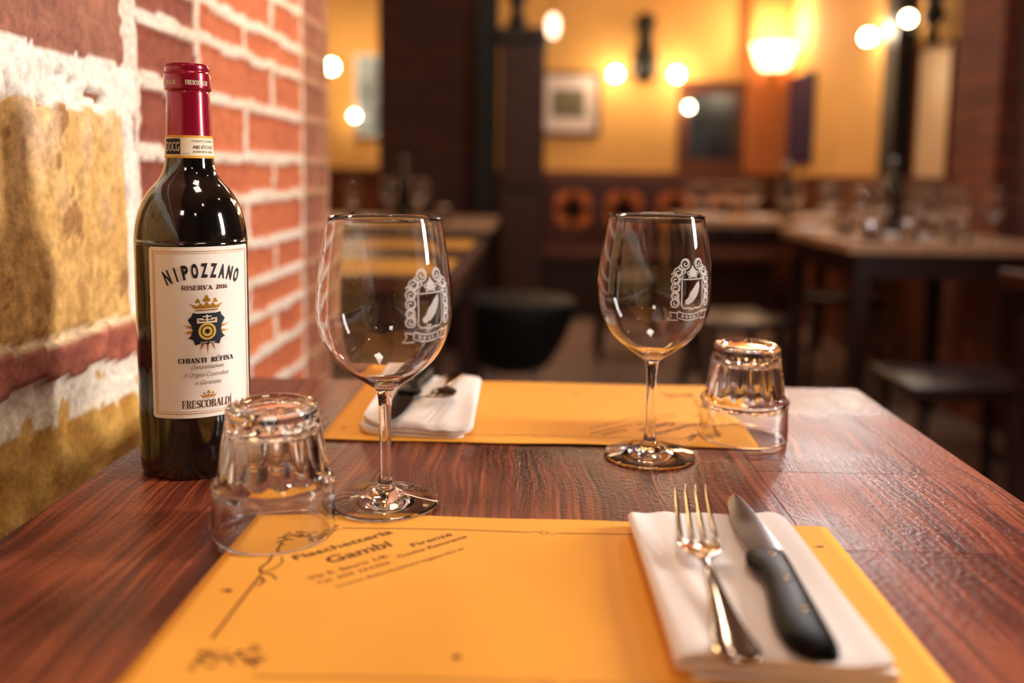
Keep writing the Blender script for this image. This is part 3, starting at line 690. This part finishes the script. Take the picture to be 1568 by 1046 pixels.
    st.text('CHIANTI RUFINA', .0020, .0200, .2294, .0013, bold=.008); st.text('ABE 073 5142', .0026, .0190, .2250, .0022, bold=.015); st.text('AZIENDA 2016', .0026, .0190, .2222, .0014, bold=.006); st.text('ITALIA', -.0040, .0005, .2212, .0007)
    st.done('strip_lettering', M_black, sp)
    for (a0, t) in ((45, 'FRESCOBALDI'), (-37, 'FRESCOBALDI'), (127, 'FRESCOBALDI')):
        st = Print(cyl(radians(a0), lambda v: nr(v)+.00025)); st.roman(t, -.0080, .0080, .2677, .0030, .2, .1); st.done('capsule_lettering', M_cream, cp)
    return root
bottle()

# ------------------------------------------------------------------ glasses
WG_OUT = [(0, .0004), (.020, .0006), (.0320, .0000), (.0338, .0004), (.0343, .0011), (.0338, .0018), (.0300, .0024), (.0200, .0040), (.0120, .0062), (.0070, .0092), (.0048, .0130), (.0039, .0200), (.0036, .0350), (.0037, .0550), (.0043, .0660), (.0057, .0730), (.0100, .0764), (.0172, .0812), (.0265, .0885), (.0335, .0965), (.0386, .1065), (.0417, .1180), (.0421, .1280), (.0414, .1400), (.0396, .1540), (.0370, .1700), (.0348, .1815)]
def wg_r(z): return interp([(b, a) for a, b in WG_OUT[14:]], z)
def wineglass_bm(n=96, k=4):
    outp = catmull(WG_OUT, k); inner = []
    for i in range(1, len(outp)-1):     # inside wall: the outside profile moved in by the wall thickness
        r, z = outp[i]
        if z < .0768: continue
        dr, dz = outp[i+1][0]-outp[i-1][0], outp[i+1][1]-outp[i-1][1]; l = math.hypot(dr, dz)
        t = .00095+.0006*max(0, 1-(z-.0768)/.010); q = (r-dz/l*t, z+dr/l*t)
        if q[0] > .004: inner.append(q)
    full = outp+[(.0346, .1820), (.0341, .1818)]+inner[::-1]+[(0, inner[0][1]-.0003)]
    return lathe(full, n)
def crest(az, scale=1.0):
    W = .0009
    p = Print(lambda u, v: Vector(((wg_r(v)+.00025)*sin(az+u/.0415), -(wg_r(v)+.00025)*cos(az+u/.0415), v)))
    cy_ = .1290
    S_ = lambda pts: [(a*scale, cy_+b*scale) for a, b in pts]
    p.ribbon(S_([(0, -.0118), (-.0015, -.0105), (-.0072, -.0105), (-.0092, -.0085), (-.0092, .0085), (-.0098, .0098), (.0098, .0098), (.0092, .0085), (.0092, -.0085), (.0072, -.0105), (.0015, -.0105), (0, -.0118)]), .0008)
    # feather
    fe = [(-.0060, -.0072), (-.0040, -.0080), (.0000, -.0060), (.0030, -.0030), (.0050, .0010), (.0062, .0050), (.0055, .0085), (.0030, .0065), (.0000, .0030), (-.0025, .0005), (-.0040, -.0030), (-.0065, -.0050)]
    p.poly(S_(fe))
    random.seed(3)
    for sx in (-1, 1):
        for (x, y, r, t, a) in ((.0060, .0205, .0034, 1.2, 0), (.0120, .0150, .0030, 1.1, 2), (.0098, .0185, .0022, 1, 4), (.0140, .0095, .0030, 1.3, 1), (.0105, .0120, .0020, 1, 3), (.0140, .0040, .0030, 1.2, 2), (.0142, -.0015, .0026, 1.3, 5), (.0140, -.0065, .0030, 1.2, 0), (.0150, .0130, .0018, 1, 0), (.0035, .0145, .0022, 1.1, 2), (.0072, .0150, .0020, 1.1, 5), (.0128, -.0040, .0018, 1, 1), (.0030, .0118, .0014, 1, 1)):
            p.spiral((sx*x*scale, cy_+y*scale), r*scale, t, a if sx > 0 else pi-a, W, sx)
            if r > .0025: p.ring((sx*x*scale, cy_+y*scale), r*scale*1.02, W, 20)
    p.disc((0, cy_+.0140*scale), .0030*scale); p.poly(S_([(-.002, .016), (0, .0195), (.002, .016)]))
    # ribbon scroll below
    arc = lambda x, dy: (x, -.0150-.0022*(1-(x/.011)**2)+dy)
    p.ribbon(S_([arc(-.0115+.0023*i, .0022) for i in range(11)]), W); p.ribbon(S_([arc(-.0115+.0023*i, -.0022) for i in range(11)]), W)
    for sx in (-1, 1):
        p.ribbon(S_([(sx*.0115, -.0128), (sx*.0115, -.0172)]), W); p.ribbon(S_([(sx*.0118, -.0138), (sx*.0175, -.0128), (sx*.0160, -.0158), (sx*.0185, -.0188), (sx*.0105, -.0190)]), W)
    for i in range(5): p.poly(S_([arc(-.0082+.0036*i, .001), arc(-.0060+.0036*i, .001), arc(-.0060+.0036*i, -.0011), arc(-.0082+.0036*i, -.0011)]))
    return p
def wineglass(label, loc, az):
    root = thing('wine_glass', label, 'wine glass', loc, 0, None)
    mesh_obj('glass_body', wineglass_bm(), M_glass, root, recalc=True)
    crest(az).done('etched_crest', M_etch, root)
    return root
wineglass('empty stemmed wine glass with etched crest, on the left beside the bottle', (-.094, .541, ZT+.0016), radians(50))
wineglass('empty stemmed wine glass with etched crest, on the right at the far placemat', (.0875, .651, ZT+.0004), radians(32))

def tumbler_bm(n=168):
    # stands upside down: mouth on the table, thick base on top
    out = [(.0338, 0), (.0347, .0006), (.0348, .006), (.0344, .020), (.0342, .0265), (.0348, .0285), (.0350, .0305), (.0344, .0325), (.0324, .0338), (.0314, .0355), (.0305, .0420), (.0290, .0530), (.0274, .0630), (.0264, .0690), (.0262, .0702), (.0263, .0720), (.0260, .0740), (.0248, .0758), (.0225, .0764), (.0205, .0762), (.0190, .0750), (.0150, .0744), (0, .0743)]
    inn = [(.0332, .0002), (.0324, .0012), (.0321, .004), (.0321, .020), (.0315, .027), (.0294, .036), (.0268, .048), (.0246, .058), (.0228, .0610), (.0150, .0622), (0, .0626)]
    full = catmull(inn[::-1], 3)+catmull(out, 3)
    nf = 14
    def rf(a, z, r):
        o = r > interp([(0, .0336), (.027, .0330), (.034, .0308), (.07, .0246), (.08, 0)], z)
        if not o: return 0
        win = max(0, min(1, (z-.0335)/.004))*max(0, min(1, (.0700-z)/.005))
        return -win*.0029*(.5+.5*cos(nf*a))**.8+(-.0006*(.5+.5*cos(nf*a)) if .0275 < z < .0335 else 0)
    return lathe(full, n, rf)
tm = thing('glass_tumbler', 'upside down fluted glass tumbler nearest, in front of the wine bottle', 'tumbler', (-.1505, .4915, ZT+.0018))
mesh_obj('glass_body', tumbler_bm(), M_glass, tm, recalc=True)
copy_thing(tm, 'upside down fluted glass tumbler beside the right wine glass on the far placemat', (.169, .700, ZT+.0018))

# ------------------------------------------------------------------ things in the room behind
def picture(name, label, cx, cz, wd, h, Y, frame, mount, img, mw=.05, fw=.03, mtx=None, cat='picture'):
    root = thing(name, label, cat, (cx, Y, cz)); 
    if mtx is not None: root.rotation_euler = (0, 0, mtx)
    bm = bmesh.new()
    for (a, b, c, d) in ((-wd/2, wd/2, h/2-fw, h/2), (-wd/2, wd/2, -h/2, -h/2+fw), (-wd/2, -wd/2+fw, -h/2+fw, h/2-fw), (wd/2-fw, wd/2, -h/2+fw, h/2-fw)): box(bm, a, b, -.03, 0, c, d)
    mesh_obj('frame', bm, frame, root, smooth=False)
    mesh_obj('mount', B(-wd/2+fw, wd/2-fw, -.012, -.002, -h/2+fw, h/2-fw), mount, root, smooth=False)
    if img: mesh_obj('print', B(-wd/2+fw+mw, wd/2-fw-mw, -.016, -.0125, -h/2+fw+mw*1.2, h/2-fw-mw*1.2), img, root, smooth=False)
    return root
M_mount = mat('pale_mount', (226, 208, 204), .5)
M_img = mat('landscape_print', (120, 112, 84), .4, noise=.7, nscale=14, stretch=(1, 1, 3)); M_img2 = mat('dark_painting', (44, 50, 58), .18, noise=.8, nscale=7)
M_img3 = mat('blue_grey_print', (120, 128, 140), .4, noise=.6, nscale=9)
picture('framed_picture', 'small landscape print with pale mount and dark frame beside the dark cabinet', .210, 1.463, .45, .44, 6.39, M_dwood2, M_mount, M_img, .085, .022)
picture('framed_picture', 'dark painting in a wide brown wood frame on the yellow wall', 1.235, 1.315, .49, .63, 6.39, M_rail, M_rail, M_img2, .045, .03)
picture('framed_picture', 'blue and grey poster at far left between brick wall and pillar', -1.17, 1.50, .30, .58, 6.39, M_mount, mat('teal_band', (110, 150, 160), .5), M_img3, .03, .02)
M_navy = mat('navy_panel', (30, 38, 78), .4)
nb = picture('menu_board', 'narrow dark navy panel hanging on the right yellow wall', 1.755, 1.345, .64, .59, 6.08, M_navy, M_navy, None, 0, .02, mtx=pi/2, cat='wall panel'); nb.rotation_euler = (0, 0, -pi/2)
mp_ = picture('wall_mirror', 'tall pale panel right of the black upright on the right wall', 1.755, 1.24, .36, .62, 4.0, M_rail, mat('pale_peach_panel', (250, 216, 170), .35), None, 0, .008, cat='wall panel'); mp_.rotation_euler = (0, 0, -pi/2)

def globe(loc, r, m=M_globe): return lathe([(0, -r)]+[(r*cos(t), r*sin(t)) for t in [-1.3+.26*i for i in range(11)]]+[(0, r)], 20, off=loc)
# double sconce with a dark carved figure
sc = thing('wall_sconce', 'dark carved wall sconce with two round lit globes on the yellow wall', 'wall lamp', (.735, 6.4, 1.60))
fb = lathe([(0, 0), (.05, .01), (.085, .08), (.09, .16), (.07, .24), (.05, .30), (.06, .36), (.075, .42), (.06, .47), (0, .49)], 18, off=(0, -.08, 0)); mesh_obj('carved_figure', fb, M_blackm, sc)
for sx, xx in ((-1, -.203), (1, .223)):
    a = tube(bmesh.new(), [(sx*.05, -.08, .16), (sx*.12, -.09, .06), (xx, -.10, .02)], .008, 8); mesh_obj('arm', a, M_blackm, sc)
    mesh_obj('globe', globe((xx, -.10, .063), .038), M_globe, sc)
    light('sconce_glow', 'POINT', (.735+xx, 6.22, 1.665), 4, (1, .72, .42), .04)
# glowing globe and arm added for a bulb's reflection in the picture glass
sl = thing('bulb_reflection', 'small glowing globe standing in for a bulb reflection on the dark painting', 'wall lamp', (1.05, 6.36, 1.42))
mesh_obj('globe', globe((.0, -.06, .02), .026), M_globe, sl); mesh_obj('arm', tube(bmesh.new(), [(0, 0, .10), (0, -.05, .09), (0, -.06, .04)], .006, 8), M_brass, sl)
# fan shaped glass wall lamp
fl = thing('wall_lamp', 'large bright fan shaped glass wall lamp in the far right corner', 'wall lamp', (1.60, 6.20, 1.63))
sh = bmesh.new(); lathe([(.050, .06), (.085, .07), (.115, .12), (.13, .17), (.150, .23), (.146, .23), (.125, .17), (.110, .125), (.08, .078), (.05, .068)], 36, rfun=lambda a, z, r: .006*cos(12*a), bm=sh); mesh_obj('glass_shade', sh, M_shade, fl)
mesh_obj('stem', lathe([(0, -.04), (.02, -.03), (.03, .0), (.015, .03), (.05, .058), (0, .06)], 18), M_brass, fl)
mesh_obj('bracket', tube(bmesh.new(), [(0, 0, 0), (.01, .05, -.03), (.0, .098, -.02)], .010, 8), M_brass, fl)
light('fan_lamp_glow', 'POINT', (1.60, 6.14, 1.96), 14, (1, .78, .50), .07)
# globes on the right wall
rs = thing('wall_sconce', 'black iron wall sconce with two lit globes, top right of the room', 'wall lamp', (1.76, 4.30, 1.60))
mesh_obj('bracket', lathe([(0, -.06), (.03, -.05), (.02, .02), (.05, .06), (.03, .12), (.06, .20), (.05, .32), (0, .36)], 14, off=(-.06, -.34, 0)), M_blackm, rs)
for (yy, zz, xx) in ((.44, .09, -.055), (-.04, .10, -.055)):
    mesh_obj('globe', globe((xx, yy, zz), .034), M_globe, rs); mesh_obj('arm', tube(bmesh.new(), [(-.05, -.32, .10), (-.03, -.1, .03), (xx, yy, zz-.036)], .008, 8), M_blackm, rs)
light('right_sconce_glow', 'POINT', (1.62, 4.5, 1.69), 6, (1, .78, .52), .04)
# lamps of the left bay
ll = thing('wall_lamp', 'lit oval lamp at far left, just past the brick wall edge', 'wall lamp', (-1.33, 5.5, 1.60))
mesh_obj('globe', globe((.045, 0, .0), .036), M_globe, ll); mesh_obj('arm', tube(bmesh.new(), [(.045, 0, -.03), (-.10, .0, -.08), (-.3, .2, -.05)], .01, 8), M_brass, ll)
ll2 = thing('wall_lamp', 'small lit globe left of the blue poster, lower of the two', 'wall lamp', (-1.30, 6.36, 1.35))
mesh_obj('globe', globe((0, -.10, 0), .026), M_globe, ll2); mesh_obj('arm', tube(bmesh.new(), [(0, 0, -.06), (0, -.07, -.07), (0, -.10, -.03)], .008, 8), M_brass, ll2)
light('left_bay_glow', 'POINT', (-1.35, 5.9, 1.75), 12, (1, .74, .46), .06)
bl = thing('pendant_lamp', 'pale oval lamp glass beside the top of the dark cabinet', 'lamp', (.06, 4.3, 1.66))
mesh_obj('lamp_shade', lathe([(0, -.055), (.022, -.045), (.032, -.01), (.030, .03), (.014, .055), (0, .058)], 20), M_dimglobe, bl); mesh_obj('cord', tube(bmesh.new(), [(0, 0, .055), (0, 0, .5), (0, 0, 1.04)], .003, 6), M_blackm, bl)

# tall dark cabinet
cb = thing('tall_cabinet', 'tall dark wood cabinet standing beside the black upright post', 'cabinet', (-.085, 4.7, 0))
mesh_obj('body', B(-.115, .115, -.18, .2, .08, 1.62, bev=.006), M_dwood, cb, smooth=False)
mesh_obj('cornice', B(-.13, .13, -.20, .22, 1.62, 1.69, bev=.01), M_dwood, cb, smooth=False)
mesh_obj('plinth', B(-.125, .125, -.19, .21, 0, .08), M_dwood, cb, smooth=False)
dr = mesh_obj('door', B(-.10, .10, -.195, -.181, .9, 1.58, bev=.004), M_dwood2, cb, smooth=False)
mesh_obj('lower_door', B(-.10, .10, -.195, -.181, .12, .86, bev=.004), M_dwood2, cb, smooth=False)
mesh_obj('knob', lathe([(0, 0), (.01, .0), (.012, .012), (0, .02)], 12, off=(.075, -.215, 1.2)), M_brass, dr)
hg = thing('wall_bracket', 'black iron ornament on top of the dark cabinet', 'ornament', (-.12, 4.7, 1.69))
mesh_obj('bracket_body', lathe([(0, 0), (.07, .0), (.05, .05), (.03, .12), (.06, .20), (.03, .3), (0, .32)], 14), M_blackm, hg)

# bench with patterned back against the far wall
bn = thing('bench', 'long wall bench with orange quatrefoil panels in its back', 'bench', (.55, 6.2, 0))
mesh_obj('seat', B(-.75, 1.05, -.35, .10, .38, .46, bev=.02), M_dwood2, bn, smooth=False)
mesh_obj('backrest', B(-.75, 1.05, .05, .11, .46, .93, bev=.006), M_dwood2, bn, smooth=False)
M_or = mat('orange_brown_panel', (196, 104, 50), .5, noise=.2, nscale=14)
for i in range(4):
    bm = bmesh.new(); cx = -.30+.36*i
    for q in range(4): lathe([(0, -.004), (.085, -.004), (.085, .004), (0, .004)], 20, bm=bm)
    vs = list(bm.verts); per = len(vs)//4
    for q in range(4):
        for v in vs[q*per:(q+1)*per]: v.co = Vector((v.co.x+.062*cos(q*pi/2+pi/4)+cx, .044-v.co.z, v.co.y+.062*sin(q*pi/2+pi/4)+.72))
    pn = mesh_obj('quatrefoil_panel', bm, M_or, bn, smooth=False)
    d = bmesh.new(); lathe([(0, -.004), (.03, -.004), (.03, .004), (0, .004)], 16, bm=d)
    for v in d.verts: v.co = Vector((v.co.x+cx, .036-v.co.z, v.co.y+.72))
    mesh_obj('boss', d, M_dwood, pn, smooth=False)
mesh_obj('bench_base', B(-.73, 1.03, -.30, .10, 0, .38), M_dwood, bn, smooth=False)

def table(label, x0, x1, y0, y1, top=M_top):
    cx, cy_ = (x0+x1)/2, (y0+y1)/2; r = thing('restaurant_table', label, 'table', (cx, cy_, 0)); a, b = (x1-x0)/2, (y1-y0)/2
    mesh_obj('tabletop', B(-a, a, -b, b, .715, .75, bev=.004), top, r, smooth=False)
    mesh_obj('apron', B(-a+.04, a-.04, -b+.04, b-.04, .63, .715), M_dwood, r, smooth=False)
    for sx in (-1, 1):
        for sy in (-1, 1): mesh_obj('leg', B(sx*(a-.06)-.025, sx*(a-.06)+.025, sy*(b-.06)-.025, sy*(b-.06)+.025, 0, .64), M_dwood, r, smooth=False)
    return r
table('wooden table with many glasses along the right wall, nearer one', 1.02, 1.70, 2.90, 3.72)
table('wooden table with glasses behind the right table, by the bench', .74, 1.66, 4.25, 5.05)
table('dark table behind the left wine glass with yellow placemats', -.95, -.165, 1.78, 2.85, M_dwood2)
table('reddish table in front of the brick pillar with glasses', -1.25, -.19, 3.65, 4.40, M_top)

# small simple glasses and bottles on those tables
def far_wine(label, loc, group): 
    r = mesh_obj('wine_glass', wineglass_bm(28, 1), M_glass, None, recalc=True); r.location = loc; return tag(r, label, 'wine glass', group)
fw = far_wine('clear wine glass upright among others on the right wall table', (1.12, 3.1, .7502), 'wine glasses on the right wall table')
LW = 'clear wine glass upright among others on the right wall table'; GW = 'wine glasses on the right wall table'
for (x, y) in ((1.22, 3.22), (1.10, 3.40), (1.33, 3.04), (1.30, 3.35), (1.46, 3.20), (1.19, 3.60), (1.42, 3.52), (1.55, 3.05), (1.26, 3.46), (1.56, 3.30), (1.40, 3.30), (1.52, 3.62), (1.62, 3.45), (1.34, 3.64)): copy_thing(fw, LW, (x, y, .7502))
LW2 = 'clear wine glass upright on the table by the bench'; GW2 = 'wine glasses on the bench side table'
for (x, y) in ((.79, 4.31), (.92, 4.60), (1.02, 4.40), (1.12, 4.62), (1.22, 4.38), (1.34, 4.60), (1.45, 4.40), (.82, 4.82), (1.05, 4.85), (.98, 4.52), (1.30, 4.72), (1.54, 4.55), (1.20, 4.88), (1.42, 4.86)): copy_thing(fw, LW2, (x, y, .7502), group=GW2)
LW3 = 'clear wine glass upright on the reddish table before the pillar'; GW3 = 'wine glasses on the table before the pillar'
for (x, y) in ((-.98, 3.85), (-.64, 3.80), (-.55, 4.02), (-.50, 3.78), (-.86, 4.1)): copy_thing(fw, LW3, (x, y, .7502), group=GW3)
ft = mesh_obj('glass_tumbler', lathe([(0, .0745), (.024, .0745), (.026, .07), (.034, .0), (.032, 0), (.023, .062), (0, .063)], 24), M_glass, None, recalc=True)
tag(ft, 'clear tumbler upside down on the right wall table', 'tumbler', 'tumblers on the right wall table'); ft.location = (1.12, 2.98, .7502)
for (x, y) in ((1.24, 2.98), (1.40, 2.96), (1.50, 3.35), (1.12, 3.26)): copy_thing(ft, 'clear tumbler upside down on the right wall table', (x, y, .7502))
for (x, y) in ((-.80, 3.80), (-.40, 3.74)): copy_thing(ft, 'clear tumbler upside down on the reddish table before the pillar', (x, y, .7502), group='tumblers on the table before the pillar')
def far_bottle(label, loc):
    r = mesh_obj('wine_bottle', lathe([(0, 0), (.036, 0), (.0376, .005), (.0376, .17), (.034, .19), (.018, .215), (.0145, .235), (.0145, .285), (0, .286)], 28), M_bottle, None); r.location = loc; return tag(r, label, 'bottle')
far_bottle('dark wine bottle on the reddish table before the brick pillar', (-.60, 3.92, .7502))
far_bottle('dark wine bottle at the right end of the right wall table', (1.36, 3.42, .7502))
far_bottle('dark wine bottle on the table by the bench', (1.27, 4.55, .7502))
# napkins and placemats of the far tables
def far_mat(label, x, y, wx, wy, group=None):
    o = mesh_obj('placemat', B(-wx/2, wx/2, -wy/2, wy/2, 0, .0012), M_mat, None, smooth=False); o.location = (x, y, .7503); return tag(o, label, 'placemat', group)
far_mat('yellow placemat on the dark table behind the left glass, nearer end', -.36, 1.98, .34, .30)
far_mat('yellow placemat on the dark table behind the left glass, farther end', -.36, 2.60, .34, .30)
def far_napkin(label, x, y, rz=0):
    o = mesh_obj('cloth_napkin', B(-.05, .05, -.10, .10, 0, .012, bev=.004), M_napkin, None); o.location = (x, y, .7503); o.rotation_euler = (0, 0, rz); return tag(o, label, 'napkin')
far_napkin('pale folded napkin at the left end of the bench side table', .86, 4.47, .3)
far_napkin('pale folded napkin in the middle of the bench side table', 1.12, 4.48, -.2)
far_napkin('pale folded napkin on the right wall table, near its front edge', 1.31, 3.18, .1)
far_napkin('pale folded napkin at the far right of the bench side table', 1.50, 4.75, .4)
far_napkin('pale folded napkin on the right wall table, at its back left corner', 1.10, 3.55, -.1)

# low wooden stools and a corner table on the right
table('dark table whose corner shows at the right edge of the photo', 1.10, 1.70, 1.50, 2.12, M_dwood2)
def stool(label, loc, rz):
    r = thing('wooden_stool', label, 'stool', loc, rz)
    mesh_obj('seat', B(-.18, .18, -.15, .15, .41, .445, bev=.012), M_dwood, r)
    for sx in (-1, 1):
        for sy in (-1, 1): mesh_obj('leg', tube(bmesh.new(), [(sx*.14, sy*.12, .415), (sx*.17, sy*.15, 0)], [.018, .015], 8), M_dwood, r)
        mesh_obj('stretcher', tube(bmesh.new(), [(sx*.155, -.135, .2), (sx*.155, .135, .2)], .010, 8), M_dwood, r)
    return r
c0 = stool('dark wooden stool nearest on the right, its polished seat edge catching light', (1.12, 2.32, 0), 0)
copy_thing(c0, 'dark wooden stool drawn up to the left side of the right wall table', (.74, 3.30, 0), pi/2+.1)
copy_thing(c0, 'dark wooden stool between the right wall table and the bench side table', (1.35, 4.0, 0), .1)
copy_thing(c0, 'dark wooden stool at the left end of the bench side table', (.48, 4.65, 0), pi/2)
# black stool in the aisle
st = thing('round_stool', 'black round upholstered stool in the aisle with pale metal legs', 'stool', (-.075, 3.10, 0))
mesh_obj('seat', lathe(catmull([(0, .26), (.10, .27), (.16, .34), (.205, .44), (.215, .50), (.19, .525), (0, .53)], 3), 32), mat('black_leather', (10, 9, 9), .6, spec=.2), st)
M_leg = mat('pale_metal', (170, 150, 136), .35, metal=.8)
for k in range(4):
    a = pi/4+k*pi/2; mesh_obj('leg', tube(bmesh.new(), [(.11*cos(a), .11*sin(a), .30), (.17*cos(a), .17*sin(a), 0)], .011, 8), M_leg, st)
